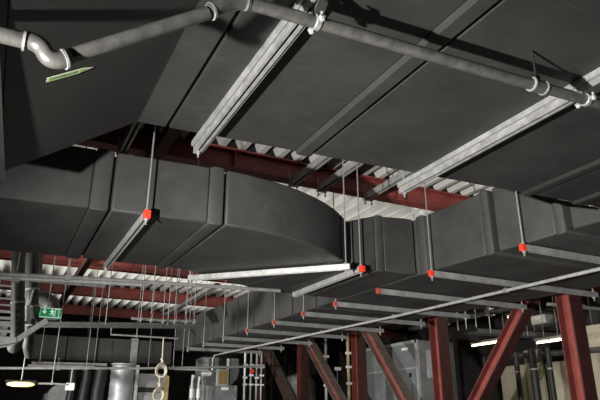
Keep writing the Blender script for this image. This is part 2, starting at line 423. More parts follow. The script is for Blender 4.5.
# ------------------------------------------------------------------ drain pipe in the foreground
tP = thing('drain_pipe', 'grey metal pipe in the foreground, straight at right with bends at left', 'pipe', (1.0, 1.75, 1.5))
pr = 0.027
def arc3(p0, p1, p2, n=8):
    p0, p1, p2 = V(p0), V(p1), V(p2)
    return [p0*(1-t)**2+p1*2*t*(1-t)+p2*t*t for t in [i/n for i in range(n+1)]]
right_a = (0.66, 1.755, 1.512); right_b = (3.2, 1.655, 1.518)
MB().tube([right_a, right_b], pr, 16).build('straight_pipe', M['pipe'], tP)
MB().tube([(0.062, 1.800, 1.115), (0.500, 1.765, 1.415)], pr*0.95, 16).build('sloping_pipe', M['pipe'], tP)
MB().tube([(-1.200, 1.790, 1.115), (-0.070, 1.790, 1.125)], pr, 16).build('lower_pipe', M['pipe'], tP)
MB().tube(arc3((0.510, 1.764, 1.424), (0.585, 1.757, 1.506), (0.660, 1.755, 1.512)), pr*1.16, 16).build('elbow', M['pipe'], tP)
pts = arc3((-0.075, 1.79, 1.128), (-0.03, 1.79, 1.130), (-0.014, 1.79, 1.100), 8)+arc3((-0.014, 1.79, 1.100), (0.004, 1.79, 1.066), (0.046, 1.79, 1.092), 7)[1:]
MB().tube(pts, pr*1.08, 16).build('swan_neck_elbow', M['pipe'], tP)
m2 = MB()
def collar(mb, p, d, r=0.036, w=0.010):
    p, d = V(p), V(d).normalized(); return mb.tube([p-d*w/2, p+d*w/2], r, 18)
for p, d in (((-0.078, 1.790, 1.125), (1, 0, 0)), ((0.046, 1.79, 1.092), (1, 0, 0.62)), ((0.515, 1.764, 1.428), (1, 0, 0.7)), ((0.648, 1.755, 1.511), (1, 0, 0.05))):
    c = MB(); collar(c, p, d, 0.034, 0.008); c.build('collar', M['rail'], tP)
c = MB(); collar(c, (2.14, 1.697, 1.5155), (1, 0, 0.02), 0.032, 0.085); c.build('coupling', M['pipe'], tP)
for dx in (-0.04, 0.04):
    c = MB(); collar(c, (2.14+dx, 1.6967, 1.5155), (1, 0, 0.02), 0.036, 0.008); c.build('collar', M['rail'], tP)
c = MB().rod((2.14, 1.697, 1.5155), (2.14, 1.697, H-0.001), 0.006, 6); c.box((2.14, 1.697, 1.565), (0.030, 0.020, 0.030)); c.build('clamp_stem', M['black'], tP)
for xx, zz in ((0.95, 1.5125), (2.46, 1.5163)):
    y_ = 1.755-0.0394*(xx-0.66)
    c = MB(); collar(c, (xx, y_, zz), (1, 0, 0.02), 0.0335, 0.026)
    c.box((xx, y_-0.042, zz-0.005), (0.026, 0.030, 0.012)); c.box((xx, y_+0.042, zz-0.005), (0.026, 0.030, 0.012))
    clamp = c.build('pipe_clamp', M['rod'], tP, 0.003)
    c = MB()
    for s in (-1, 1):
        c.rod((xx, y_+s*0.046, zz-0.022), (xx, y_+s*0.046, zz+0.02), 0.006, 6); nut(c, (xx, y_+s*0.046, zz-0.02), 0.011, 0.01)
    c.split('clamp_bolt', M['zinc'], clamp)
    c = MB().bar((xx, y_, zz+0.022), (xx+(0.03 if xx < 2 else 0.13), y_, 1.626), 0.04, 0.03, (0, 1, 0)); c.build('clamp_hanger', M['dim'], clamp)

# ------------------------------------------------------------------ red truss posts and braces
TX = 6.5
def steel(name, label, cat, A, B, group, size=0.215, outer='redd', body='red'):
    A, B = V(A), V(B); d = (B-A).normalized()
    up = d.cross(X).normalized()
    if up.y > 0: up = -up            # 'up' points to the viewer's side
    t = thing(name, label, cat, (A.x, (A.y+B.y)/2, min(A.z, B.z)), group)
    e = size/2; tf = 0.018
    MB().sweep([(-0.007, -e+tf), (0.007, -e+tf), (0.007, e-tf), (-0.007, e-tf)], A, B, X, up).build('web', M[body], t)
    for q in (-1, 1):
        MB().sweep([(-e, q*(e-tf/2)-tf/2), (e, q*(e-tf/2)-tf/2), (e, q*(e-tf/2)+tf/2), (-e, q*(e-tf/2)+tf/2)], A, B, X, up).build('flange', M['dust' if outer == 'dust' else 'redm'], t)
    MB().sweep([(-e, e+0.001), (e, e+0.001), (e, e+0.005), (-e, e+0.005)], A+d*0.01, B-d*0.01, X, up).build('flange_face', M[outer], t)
    return t
posts = [5.22, 7.83, 10.33, 12.8, 15.35]
plab = ['red steel column at the right edge of the picture', 'red steel column beside the grey cabinet, second from right', 'dark red steel column in mid picture, left of the grey cabinet',
        'fourth dark red steel column from the right', 'farthest dark red steel column, behind the steel braces']
for y, lb in zip(posts, plab):
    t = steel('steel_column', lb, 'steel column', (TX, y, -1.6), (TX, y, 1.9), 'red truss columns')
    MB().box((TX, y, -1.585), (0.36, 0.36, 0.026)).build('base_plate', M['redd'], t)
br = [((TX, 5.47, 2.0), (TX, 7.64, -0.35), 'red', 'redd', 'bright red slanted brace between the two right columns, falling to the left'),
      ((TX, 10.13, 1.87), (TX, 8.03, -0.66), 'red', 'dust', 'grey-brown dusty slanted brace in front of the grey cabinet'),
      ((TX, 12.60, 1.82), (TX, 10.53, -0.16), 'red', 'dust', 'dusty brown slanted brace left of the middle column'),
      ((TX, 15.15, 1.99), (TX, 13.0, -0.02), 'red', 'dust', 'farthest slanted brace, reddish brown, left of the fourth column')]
for A, B, b, o, lb in br:
    steel('steel_brace', lb, 'steel brace', A, B, 'slanted truss braces', 0.185, o, b)

# ------------------------------------------------------------------ conduits
def conduit(name, label, pts, r, m='zinc', clips=(), cliplen=0.10, cat='conduit', group=None):
    t = thing(name, label, cat, pts[0], group)
    MB().tube(pts, r, 10).build('tube', M[m], t)
    for p, top in clips:
        c = MB().rod(p, (p[0], p[1], top), 0.006, 6); c.box((p[0], p[1], p[2]), (r*2.6, r*2.2, r*2.6)); c.build('clip', M['rod'], t)
    return t
conduit('cable_conduit', 'long thin bright conduit slanting under the hangers of the long duct',
        [(4.85, 2.3, 1.275), (4.77, 3.44, 1.285), (4.64, 6.33, 1.285), (4.43, 8.84, 1.285), (4.15, 11.9, 1.285), (4.1, 12.2, 1.27), (4.09, 12.25, 1.20), (4.09, 12.25, 0.98)], 0.017, 'zinc',
        [((4.72, 4.54, 1.285), 1.32), ((4.64, 6.47, 1.285), 1.32), ((4.49, 8.2, 1.285), 1.32), ((4.40, 9.25, 1.285), 1.32)])
conduit('sprinkler_pipe', 'thin grey pipe hung below the left duct, ending in an upturned elbow',
        [(-1.2, 6.0, 1.21), (0.9, 6.0, 1.31), (2.74, 6.02, 1.405-0.03), (2.765, 6.02, 1.376)], 0.02, 'zincd', [((0.5, 6.0, 1.29), DECK), ((2.2, 6.01, 1.35), 1.398)], cat='pipe')
conduit('water_pipe', 'pale pipe running across in front of the red beams at left',
        [(-1.2, 6.45, 1.27), (0.9, 6.45, 1.375), (1.3, 6.45, 1.39)], 0.028, 'zinc', [((0.05, 6.45, 1.33), DECK)], cat='pipe')
conduit('cable_conduit', 'long thin conduit crossing low across the left background', [(-0.6, 11.5, 0.80), (2.4, 11.5, 0.90), (4.95, 11.5, 1.03)], 0.022, 'zincd', [((1.0, 11.5, 0.85), 1.02), ((3.05, 11.5, 0.93), DECK)])
conduit('cable_conduit', 'upper thin conduit near the hanging rope at left', [(1.83, 11.45, 1.60), (1.83, 11.45, 1.48), (2.72, 11.45, 1.48), (3.1, 11.45, 1.48)], 0.016, 'zincd', [((2.3, 11.45, 1.48), DECK)])
conduit('cable_conduit', 'thin conduit under the machinery near the end of the long duct', [(3.2, 12.3, 0.98), (4.0, 12.3, 0.98), (4.08, 12.3, 0.94), (4.1, 12.3, 0.90)], 0.018, 'zinc', [((3.45, 12.3, 0.98), DECK)])

# twin strut rails at the lower left and the long tray pipe
t = thing('cable_rail', 'pair of grey strut rails hanging at the lower left', 'strut rail', (1.3, 12.4, 0.95))
m2 = MB(); channel(m2, (0.62, 12.6, 1.04), (2.0, 12.6, 1.06), 0.05, 0.06); m2.build('upper_rail', M['zincd'], t)
m2 = MB(); channel(m2, (0.55, 12.4, 0.97), (1.75, 12.4, 0.98), 0.05, 0.06); m2.build('lower_rail', M['zincd'], t)
m2 = MB().rod((0.75, 12.5, 0.9), (0.75, 12.5, DECK), 0.005, 6).rod((1.6, 12.5, 0.9), (1.6, 12.5, DECK), 0.007, 6); m2.bar((0.75, 12.36, 0.915), (0.75, 12.64, 0.915), 0.04, 0.02); m2.bar((1.6, 12.36, 0.915), (1.6, 12.64, 0.915), 0.04, 0.02)
m2.split('hanger_rod', M['rod'], t)

def tray(name, label, A, B, w, m='zincd', group=None, rungs=10, side_h=0.06):
    A, B = V(A), V(B); d = (B-A).normalized(); s = d.cross(Z).normalized(); up = s.cross(d)
    t = thing(name, label, 'cable tray', tuple((A+B)/2), group)
    for q in (-1, 1):
        MB().bar(A+s*q*w/2, B+s*q*w/2, 0.012, side_h, up).build('side_rail', M[m], t)
    m2 = MB()
    for i in range(rungs):
        p = A+(B-A)*((i+0.5)/rungs); m2.bar(p-s*w/2, p+s*w/2, 0.03, 0.015, up)
    m2.build('rung', M[m], t)
    return t
tL2 = tray('cable_tray', 'long grey cable tray crossing below the far red beams at left', (-0.3, 10.5, 1.40), (3.2, 10.5, 1.60), 0.25, 'dim', rungs=24)
m2 = MB()
for k in range(5): m2.tube([(-0.3, 10.42+0.04*k, 1.42), (1.5, 10.42+0.04*k, 1.53), (3.2, 10.42+0.04*k, 1.62)], 0.016, 6)
m2.build('cable_bundle', M['black'], tL2)
m2 = MB()
for xx in (0.4, 1.55, 2.6): m2.rod((xx, 10.36, 1.40+0.057*(xx+0.3)), (xx, 10.36, DECK), 0.008, 6)
m2.split('hanger_rod', M['rod'], tL2)
tray('cable_tray', 'short galvanised tray sloping up at the lower left edge', (-0.05, 7.74, 0.80), (0.17, 7.74, 0.86), 0.30, 'zinc', 'galvanised trays at the left edge', 3)
tS = tray('cable_tray', 'galvanised tray bend sloping up towards the exit sign', (0.17, 7.74, 0.86), (0.46, 7.76, 1.11), 0.26, 'zinc', 'galvanised trays at the left edge', 7)
MB().bar((0.17, 7.74, 0.845), (0.46, 7.76, 1.095), 0.25, 0.006, V((-0.26, 0, 0.3))).build('tray_floor', M['zinc'], tS)
# upright ladder rack at the left edge
t = thing('cable_ladder', 'upright galvanised mesh ladder rack at the left edge', 'cable ladder', (0.0, 8.1, 0.84))
for a, b in (((-0.25, 8.0, 0.90), (-0.25, 8.0, 1.72)), ((0.145, 8.0, 0.84), (0.03, 8.0, 1.70)), ((-0.08, 8.02, 0.9), (-0.12, 8.02, 1.72))): MB().bar(a, b, 0.03, 0.02, (0, 1, 0)).build('side_rail', M['zinc'], t)
m2 = MB()
for i in range(11):
    z = 0.92+i*0.078; m2.bar((-0.25, 8.0, z), (0.135-0.137*(z-0.84), 8.0, z), 0.012, 0.02 if i > 4 else 0.034)
m2.build('rung', M['zinc'], t)
m2 = MB().box((-0.06, 8.12, 0.99), (0.26, 0.02, 0.20)); m2.build('sheet_cover', M['lgrey'], t)
t2 = tray('cable_tray', 'long pale cable tray edge crossing above the black pipes at left', (-0.6, 7.7, 1.58), (1.1, 7.7, 1.60), 0.12, 'zincd', None, 9, 0.03)
m2 = MB()
for xx in (-0.3, 0.46): m2.rod((xx, 7.7, 1.59), (xx, 7.7, DECK), 0.008, 6)
m2.split('hanger_rod', M['rod'], t2)

# black insulated pipes upper left
def inspipe(label, pts, r, group='black insulated pipes at left', joints=()):
    t = thing('insulated_pipe', label, 'insulated pipe', pts[-1], group)
    MB().tube(pts, r, 14).build('insulation', M['rubber'], t)
    for p, d in joints: collar(MB(), p, d, r+0.006, 0.02).build('joint_band', M['zincd'], t)
    return t
inspipe('black insulated pipe dropping straight down beside the ladder rack', [(0.04, 8.6, 3.085), (0.04, 8.6, 2.3), (0.065, 8.6, 2.0), (0.13, 8.6, 1.55), (0.20, 8.6, 1.07), (0.205, 8.64, 0.97), (0.20, 8.70, 0.92), (0.19, 8.8, 0.90)], 0.085, joints=[((0.145, 8.6, 1.45), (0.08, 0, -0.55))])
bent = inspipe('black insulated pipe with bend, right of the straight black pipe', [(0.23, 8.9, 2.4), (0.26, 8.9, 2.05), (0.31, 8.9, 1.66), (0.325, 8.92, 1.52), (0.36, 9.12, 1.43), (0.42, 9.3, 1.40), (0.47, 9.5, 1.42), (0.48, 9.6, 1.44)], 0.085, joints=[((0.305, 8.9, 1.70), (-0.12, 0, 1)), ((0.34, 8.93, 1.49), (0.2, 0.3, -1))])
inspipe('thick black insulated pipe elbow behind the exit sign', [(0.30, 9.9, 3.085), (0.30, 9.9, 1.95), (0.33, 9.9, 1.82), (0.40, 9.9, 1.76), (0.52, 9.9, 1.76), (0.62, 9.9, 1.70), (0.66, 9.9, 1.60), (0.66, 9.9, 1.46)], 0.13)
lower = MB().tube([(0.34, 8.95, 1.30), (0.36, 8.95, 1.02), (0.365, 9.0, 0.94), (0.39, 9.12, 0.90), (0.42, 9.5, 0.89)], 0.07, 14).build('lower_section', M['rubber'], bent)
MB().tube([(0.27, 8.74, 1.45), (0.29, 8.74, 1.30), (0.29, 8.74, 1.20)], [0.03, 0.055, 0.05], 10).build('valve_body', M['lgrey'], bent)
collar(MB(), (0.29, 8.74, 1.20), (0, 0, 1), 0.075, 0.02).build('valve_flange', M['zinc'], bent)
MB().rod((0.29, 8.74, 1.44), (0.31, 8.70, 1.66), 0.012, 6).build('valve_stem', M['rod'], bent)

# exit sign
tE = thing('exit_sign', 'green emergency exit sign with white pictogram hung at left', 'exit sign', (0.58, 9.0, 1.34))
MB().box((0.587, 9.0, 1.41), (0.28, 0.05, 0.13)).build('sign_body', M['exitg'], tE, 0.004)
fy = 8.973
def flat(mb, pts, y0=fy, y1=fy-0.003): return mb.loft([[(a, y0, b) for a, b in pts], [(a, y1, b) for a, b in pts]])
m2 = MB()
flat(m2, [(0.475, 1.425), (0.505, 1.390), (0.535, 1.425), (0.514, 1.425), (0.514, 1.462), (0.496, 1.462), (0.496, 1.425)])
arrow = m2.build('arrow_symbol', M['exitw'], tE)
m2 = MB()
for a, b in (((0.640, 1.355), (0.648, 1.468)), ((0.690, 1.355), (0.698, 1.468))): flat(m2, [(a[0], a[1]), (b[0], a[1]), (b[0], b[1]), (a[0], b[1])])
flat(m2, [(0.648, 1.460), (0.690, 1.460), (0.690, 1.468), (0.648, 1.468)])
m2.build('doorway_symbol', M['exitw'], tE)
m2 = MB()
flat(m2, [(0.604+0.008*math.cos(k*math.pi/4), 1.456+0.008*math.sin(k*math.pi/4)) for k in range(8)])
flat(m2, [(0.590, 1.440), (0.612, 1.446), (0.616, 1.412), (0.600, 1.405)])
flat(m2, [(0.600, 1.412), (0.616, 1.412), (0.632, 1.392), (0.624, 1.366), (0.614, 1.368), (0.618, 1.390)])
flat(m2, [(0.600, 1.412), (0.610, 1.405), (0.596, 1.382), (0.572, 1.380), (0.572, 1.390), (0.590, 1.393)])
flat(m2, [(0.612, 1.444), (0.634, 1.425), (0.630, 1.418), (0.610, 1.432)])
flat(m2, [(0.592, 1.440), (0.574, 1.424), (0.579, 1.418), (0.597, 1.430)])
m2.build('running_figure_symbol', M['exitw'], tE)
m2 = MB()
for z0, z1 in ((1.345, 1.351), (1.469, 1.475)): m2.box((0.587, 8.985, (z0+z1)/2), (0.282, 0.03, z1-z0))
m2.split('sign_edge', M['exitw'], tE)
MB().rod((0.54, 9.0, 1.47), (0.54, 9.0, DECK), 0.006, 6).split('hanger_rod', M['rod'], tE)

# hanging pipe hooks in front of the far red beams
clus = [(2.05, 10.0, 1.595), (2.22, 10.0, 1.595), (2.42, 10.0, 1.595), (2.62, 10.0, 1.604), (2.82, 10.0, 1.612), (2.96, 10.0, 1.618)]
hl = ['leftmost', 'second from left', 'third from left', 'third from right', 'second from right', 'rightmost']
for (a, b, c), w in zip(clus, hl):
    t = thing('pipe_hanger', f'small rod hanger with clamp ring below the far beams, {w} of six', 'pipe hanger', (a, b, c), 'rod hangers with clamp rings')
    MB().rod((a, b, c+0.03), (a, b, DECK), 0.007, 6).split('hanger_rod', M['rod'], t)
    ring = [(a, b+0.045*math.cos(k*math.pi/6), c-0.02+0.045*math.sin(k*math.pi/6)) for k in range(12)]
    MB().tube(ring, 0.009, 6, True).build('clamp_ring', M['zincd'], t)
    MB().box((a, b-0.012, c+0.035), (0.03, 0.02, 0.03)).build('clamp_head', M['capd'], t)
conduit('sprinkler_pipe', 'slanting grey pipe held in the rod hangers below the far beams', [(1.9, 10.0, 1.575), (2.42, 10.0, 1.575), (3.0, 10.0, 1.60)], 0.024, 'zincd', cat='pipe')
t = thing('slanted_strut', 'pale strut slanting up under the far deck strip at mid left', 'strut channel', (4.09, 14, 2.73))
channel(MB(), (4.09, 16.5, 2.815), (4.09, 12.16, 2.815), 0.12, 0.08, 0.04).build('strut_rail', M['zinc'], t)

# ropes
def rope(label, c, R_, top):
    c = V(c)
    t = thing('hanging_rope', label, 'rope', tuple(c), 'coiled ropes')
    m2 = MB()
    for j in range(4):
        rr = R_*(1-0.09*j); ph = 0.7*j
        ring = [c+V((rr*0.82*math.cos(k*math.pi/10)+0.02*math.sin(ph), 0.03*math.sin(k*math.pi/5+ph)+0.02*j-0.03, rr*math.sin(k*math.pi/10)+0.015*math.cos(ph*2))) for k in range(20)]
        m2.tube(ring, 0.014, 6, True)
    m2.build('coil', M['rope'], t)
    MB().tube([c+V((0, 0, R_)), c+V((0.01, 0, R_+0.08)), c+V((0.0, 0, top-c.z))], 0.012, 6).build('hanging_strand', M['rope'], t)
    m2 = MB().tube([c+V((0, 0.005, R_-0.02)), c+V((0.02, 0.01, R_+0.05)), c+V((0, 0.01, R_+0.11))], 0.025, 6); m2.build('knot', M['rope'], t)
rope('cream coiled rope hanging from the thin conduit, upper coil', (2.80, 11.40, 0.86), 0.125, 1.465)
rope('cream coiled rope hanging lower, second coil near bottom edge', (2.74, 11.22, 0.42), 0.115, 0.74)

# dark hoses and bright spiral duct lower left
for k, (xx, lab_) in enumerate(((1.40, 'thin black flexible hose hanging below the left strut rails, leftmost'), (1.66, 'black flexible hose in the bundle below the left strut rails'), (1.93, 'thick black flexible hose beside the bright round duct'))):
    r = (0.085, 0.10, 0.13)[k]
    t = thing('flexible_hose', lab_, 'flexible hose', (xx, 12.8, -1.6), 'black flexible hoses')
    pts = []; rs = []
    for i in range(40):
        z = 1.0-i*0.0667; pts.append((xx+0.02*math.sin(i*0.3+k), 12.8, z)); rs.append(r*(1.0 if i % 2 else 0.93))
    MB().tube(pts, rs, 12).build('hose', M['black'], t)
t = thing('spiral_air_duct', 'bright silver round spiral duct going down at lower left', 'air duct', (2.35, 12.9, -1.6))
pts = []; rs = []
for i in range(54):
    pts.append((2.36, 12.75, 1.04-i*0.0495)); rs.append(0.24 if i % 3 else 0.233)
MB().tube(pts, rs, 20).build('round_duct', M['silver'], t)
collar(MB(), (2.36, 12.75, 1.06), (0, 0, 1), 0.27, 0.03).build('collar', M['zinc'], t)
MB().bar((2.62, 12.62, 1.05), (2.62, 12.62, -1.6), 0.06, 0.05, (0, 1, 0)).build('standing_seam', M['zinc'], t)
t = thing('metal_cabinet', 'grey sheet metal cabinet right of the round silver duct', 'cabinet', (2.98, 12.95, -1.6))
MB().box((2.98, 13.0, -0.35), (0.60, 0.5, 2.5)).build('body', M['lgrey'], t, 0.01)
MB().box((2.98, 12.74, 0.58), (0.60, 0.02, 0.10)).build('dark_gap', M['black'], t)
MB().box((2.98, 12.73, 0.1), (0.52, 0.02, 0.75)).build('door', M['lgrey'], t, 0.005)

# low warm lamp
t = thing('bulkhead_lamp', 'small oval lamp glowing warm at the bottom left corner', 'lamp', (0.40, 11.0, 0.5))
m2 = MB(); m2.tube([(0.22, 11.0, 0.545), (0.25, 11.0, 0.545), (0.32, 11.0, 0.545), (0.54, 11.0, 0.545), (0.61, 11.0, 0.545), (0.64, 11.0, 0.545)], [0.008, 0.026, 0.04, 0.04, 0.026, 0.008], 12); m2.build('lens', M['warm'], t)
MB().box((0.43, 11.06, 0.59), (0.46, 0.12, 0.04)).build('housing', M['black'], t, 0.006)
MB().rod((0.43, 11.06, 0.60), (0.43, 11.06, 1.10), 0.008, 6).split('hanger_rod', M['rod'], t)
conduit('cable_conduit', 'short thin conduit running right from the oval lamp', [(0.68, 11.05, 0.565), (0.9, 11.05, 0.57), (1.15, 11.05, 0.56)], 0.016, 'zincd', [((0.9, 11.05, 0.57), DECK)])
t = thing('junction_box', 'small white junction box near the oval lamp', 'junction box', (1.2, 11.1, 0.5))
MB().box((1.2, 11.1, 0.53), (0.14, 0.09, 0.12)).build('body', M['white'], t, 0.008)
MB().rod((1.2, 11.1, 0.58), (1.2, 11.1, 0.83), 0.008, 6).split('hanger_rod', M['rod'], t)
t = thing('pump_unit', 'pale grey pump housing at the bottom left behind the hoses', 'pump', (1.35, 13.6, -1.6))
MB().box((1.25, 13.5, -0.55), (0.55, 0.5, 2.1)).build('base', M['grey'], t, 0.02)
MB().tube([(1.25, 13.2, 0.45), (1.25, 13.75, 0.45)], 0.22, 18).build('motor', M['lgrey'], t)

# ------------------------------------------------------------------ machinery under the far end of the long duct
t = thing('fan_unit', 'round-sided grey fan housing under the far end of the long duct', 'fan unit', (4.3, 12.6, -1.6))
prof = [(3.95, 0.70), (4.45, 0.66), (4.62, 0.72), (4.73, 0.84), (4.77, 1.0), (4.75, 1.26), (3.95, 1.26)]
MB().loft([[(a, 12.45, b) for a, b in prof], [(a, 13.0, b) for a, b in prof]]).build('housing', M['grey'], t, 0.01)
MB().box((4.3, 12.75, -0.45), (0.9, 0.55, 2.3)).build('pedestal', M['lgrey'], t, 0.01)
MB().tube([(4.42, 12.46, 0.50), (4.42, 12.36, 0.50)], 0.25, 24).build('inlet_ring', M['grey'], t)
MB().box((4.42, 12.345, 0.62), (0.16, 0.01, 0.06)).build('rating_plate', M['white'], t)
MB().box((4.36, 12.42, 1.13), (0.15, 0.05, 0.26)).build('vent_grille', M['black'], t, 0.005)
MB().box((4.49, 12.42, 1.12), (0.05, 0.02, 0.24)).build('label_strip', M['white'], t)
MB().box((4.02, 12.42, 1.10), (0.08, 0.02, 0.22)).build('label_strip', M['lgrey'], t)
m2 = MB()
for xx in (4.58, 4.68): m2.box((xx, 12.42, 0.30), (0.03, 0.03, 0.75))
m2.split('frame_bar', M['white'], t)
t = thing('control_box', 'small amber-fronted control box with pale frame on the fan unit', 'control box', (4.33, 12.35, 0.68))
MB().box((4.33, 12.29, 0.84), (0.26, 0.07, 0.34)).build('case', M['lgrey'], t, 0.006)
MB().box((4.33, 12.25, 0.84), (0.19, 0.012, 0.28)).build('front_window', M['orange'], t)
t = thing('notice_plate', 'small lilac white notice plate left of the control box', 'sign', (3.98, 12.3, 0.86))
MB().box((4.0, 12.38, 0.90), (0.20, 0.02, 0.07)).build('plate', M['white'], t)
m2 = MB().box((4.0, 12.40, 0.0), (0.03, 0.03, 1.85)); m2.build('stand', M['zincd'], t)
t = thing('pipe_board', 'pale timber board standing in the dark under the cross duct', 'board', (3.1, 12.1, -1.6))
MB().box((3.1, 12.1, -0.39), (0.09, 0.05, 2.42)).build('board', M['wood'], t)
for xx, zz, lb in ((3.66, 0.86, 'white lagged riser pipe left of the fan unit'), (3.80, 0.83, 'second pale riser pipe left of the fan unit')):
    t = thing('riser_pipe', lb, 'pipe', (xx, 12.2, -1.6), 'pale riser pipes left of the fan')
    MB().tube([(xx, 12.2, -1.6), (xx, 12.2, zz-0.10), (xx+0.02, 12.2, zz)], [0.03, 0.03, 0.045], 10).build('tube', M['lgrey'], t)
    MB().tube([(xx, 12.2, 0.42), (xx, 12.2, 0.60)], 0.042, 10).build('white_wrap', M['white'], t)
for i, (xx, lb) in enumerate(((4.76, 'white thin riser pipe right of the fan unit'), (4.90, 'riser pipe with red valve handle right of the fan unit'), (5.03, 'third riser pipe right of the fan unit, grey'), (5.14, 'fourth riser pipe, beside the dark red columns'))):
    t = thing('riser_pipe', lb, 'pipe', (xx, 12.1, -1.6), 'riser pipes with valves')
    MB().tube([(xx, 12.1, -1.6), (xx, 12.1, 1.36)], 0.022, 10).build('tube', M['white' if i == 0 else 'zincd'], t)
    m2 = MB()
    for zz in (0.70, 0.84+0.05*(i % 2)): m2.box((xx, 12.07, zz), (0.09, 0.04, 0.035))
    m2.split('pipe_clip', M['white'], t)
    MB().box((xx, 12.06, 1.08), (0.10, 0.03, 0.07)).build('tag_plate', M['white'], t)
    if i == 1: MB().tube([(xx, 12.05, 0.97), (xx, 12.02, 0.97)], 0.045, 12).build('valve_handle', M['cap'], t)

# machines seen between the columns
t = thing('round_tank', 'pale round tank between the braces in the middle background', 'tank', (6.6, 13.6, -1.6))
pts = [(7.15, 14.3, -1.6), (7.15, 14.3, 0.9), (7.15, 14.3, 1.05), (7.15, 14.3, 1.13)]
MB().tube(pts, [0.42, 0.42, 0.33, 0.12], 24).build('shell', M['lgrey'], t)
collar(MB(), (7.15, 14.3, 0.88), (0, 0, 1), 0.43, 0.03).build('rim_band', M['zinc'], t)
for xx, yy, m_, lb in ((7.02, 11.6, 'wood', 'cream pipe standing against the middle dark red column'), (6.95, 12.5, 'zincd', 'thin grey pipe with fittings left of the middle column'), (6.86, 13.4, 'lgrey', 'pale pipe with valve fittings beside the fourth column')):
    t = thing('riser_pipe', lb, 'pipe', (xx, yy, -1.6), 'riser pipes between the columns')
    MB().tube([(xx, yy, -1.6), (xx, yy, 1.85)], 0.035, 10).build('tube', M[m_], t)
    for zz in (0.75, 1.1, 1.4):
        MB().box((xx, yy-0.02, zz), (0.13, 0.06, 0.05)).build('fitting', M['white'], t, 0.004)
for xx, zz, lb in ((6.72, 1.08, 'white tag plate left of the middle column'), (6.62, 0.72, 'lower white tag plate left of the middle column')):
    t = thing('valve_tag', lb, 'tag', (xx, 12.0, zz-0.04), 'white tags left of the middle column')
    MB().box((xx+0.2, 11.9, zz), (0.16, 0.02, 0.07)).build('plate', M['white'], t)
    MB().rod((xx+0.2, 11.92, -1.6), (xx+0.2, 11.92, zz), 0.01, 6).build('stake', M['rod'], t)

# air handling cabinet
t = thing('air_handling_cabinet', 'large grey sheet metal air handling cabinet behind the red columns', 'cabinet', (7.76, 10.4, -1.6))
MB().box((7.76, 10.45, -0.06), (0.92, 1.95, 3.06)).build('body', M['grey'], t, 0.012)
m2 = MB()
for yy in (9.475, 11.425):
    m2.box((7.295, yy, -0.06), (0.045, 0.07, 3.07))
m2.box((7.295, 10.45, 1.445), (0.045, 2.0, 0.06)); m2.box((7.295, 10.45, 0.95), (0.03, 1.9, 0.025))
m2.build('edge_frame', M['lgrey'], t)
for yy in (9.95, 10.55, 11.1):
    MB().box((7.29, yy, 0.0), (0.02, 0.50, 1.75)).build('access_panel', M['grey'], t, 0.006)
MB().box((7.285, 9.85, 1.33), (0.012, 0.20, 0.05)).build('rating_plate', M['white'], t)
MB().box((7.285, 9.72, 0.82), (0.012, 0.08, 0.08)).build('gauge', M['black'], t)
MB().box((7.62, 9.44, 1.02), (0.26, 0.012, 0.52)).build('paper_notice', M['paper'], t)
MB().box((7.76, 9.46, -0.06), (0.86, 0.03, 3.0)).build('end_panel', M['grey'], t, 0.006)

# right-hand background: beige boards, lamps, pipes
for (y0, y1, z0, z1, lb) in ((8.2, 9.62, -1.6, 1.19, 'beige wall board behind the right column, with dark stains'), (9.72, 10.20, -1.6, 1.50, 'narrow beige wall board seen beyond the bright red brace'),
                             (10.25, 11.0, -1.6, 1.20, 'beige wall board left of the bright red brace foot'), (7.0, 8.75, 1.19, 1.84, 'upper beige board strip at the right edge'),
                             (6.4, 8.12, -1.6, 1.17, 'beige wall board right of the right column')):
    t = tag(MB().box((10.95, (y0+y1)/2, (z0+z1)/2), (0.06, y1-y0, z1-z0)).build('wall_board', M['beige']), lb, 'wall board', 'beige boards at right')
    t['kind'] = 'thing'
for (y0, y1, z, lb, b) in ((9.62, 10.87, 1.64, 'lit fluorescent tube left of the bright red brace', 0.018), (8.20, 8.95, 1.50, 'lit fluorescent tube between the brace and the right column', 0.018), (9.45, 9.95, 2.19, 'small lit fluorescent tube high behind the bright red brace', 0.012)):
    fx = 10.0 if z < 2 else 10.3
    t = thing('fluorescent_lamp', lb, 'lamp', (fx, (y0+y1)/2, z), 'fluorescent tubes at right')
    MB().tube([(fx, y0, z), (fx, y1, z)], b, 10).build('lamp_tube', M['tube'], t)
    MB().box((fx, (y0+y1)/2, z+0.06), (0.09, y1-y0+0.06, 0.05)).build('housing', M['lgrey'], t, 0.006)
    m2 = MB()
    for yy in (y0+0.2, y1-0.2): m2.rod((fx, yy, z+0.08), (fx, yy, DECK), 0.007, 6)
    m2.split('hanger_rod', M['rod'], t)
t = conduit('water_pipe', 'grey pipe slanting up to the right behind the columns', [(8.0, 10.6, 1.86), (8.0, 7.6, 1.86), (8.0, 7.2, 1.86)], 0.05, 'pipe', [((8.0, 9.4, 1.86), DECK), ((8.0, 8.15, 1.86), DECK)], cat='pipe')
for yy, lb in ((8.95, 'left'), (8.72, 'middle'), (8.45, 'right')):
    t = thing('u_hanger', f'small steel U hanger above the slanting grey pipe, {lb} one', 'pipe hanger', (8.0, yy, 1.62), 'small U hangers')
    MB().rod((7.92, yy, 1.62), (7.92, yy, 2.06), 0.010, 6).build('rod', M['rod'], t)
    MB().bar((7.96, yy-0.08, 2.055), (7.96, yy+0.08, 2.055), 0.12, 0.02).build('cross_bar', M['zinc'], t)
    MB().rod((8.0, yy, 2.06), (8.0, yy, DECK), 0.007, 6).split('hanger_rod', M['rod'], t)
tT = tray('cable_tray', 'dark cable tray crossing behind the right column', (8.3, 9.0, 1.63), (12.6, 9.0, 1.72), 0.35, 'dim', None, 24, 0.08)
m2 = MB()
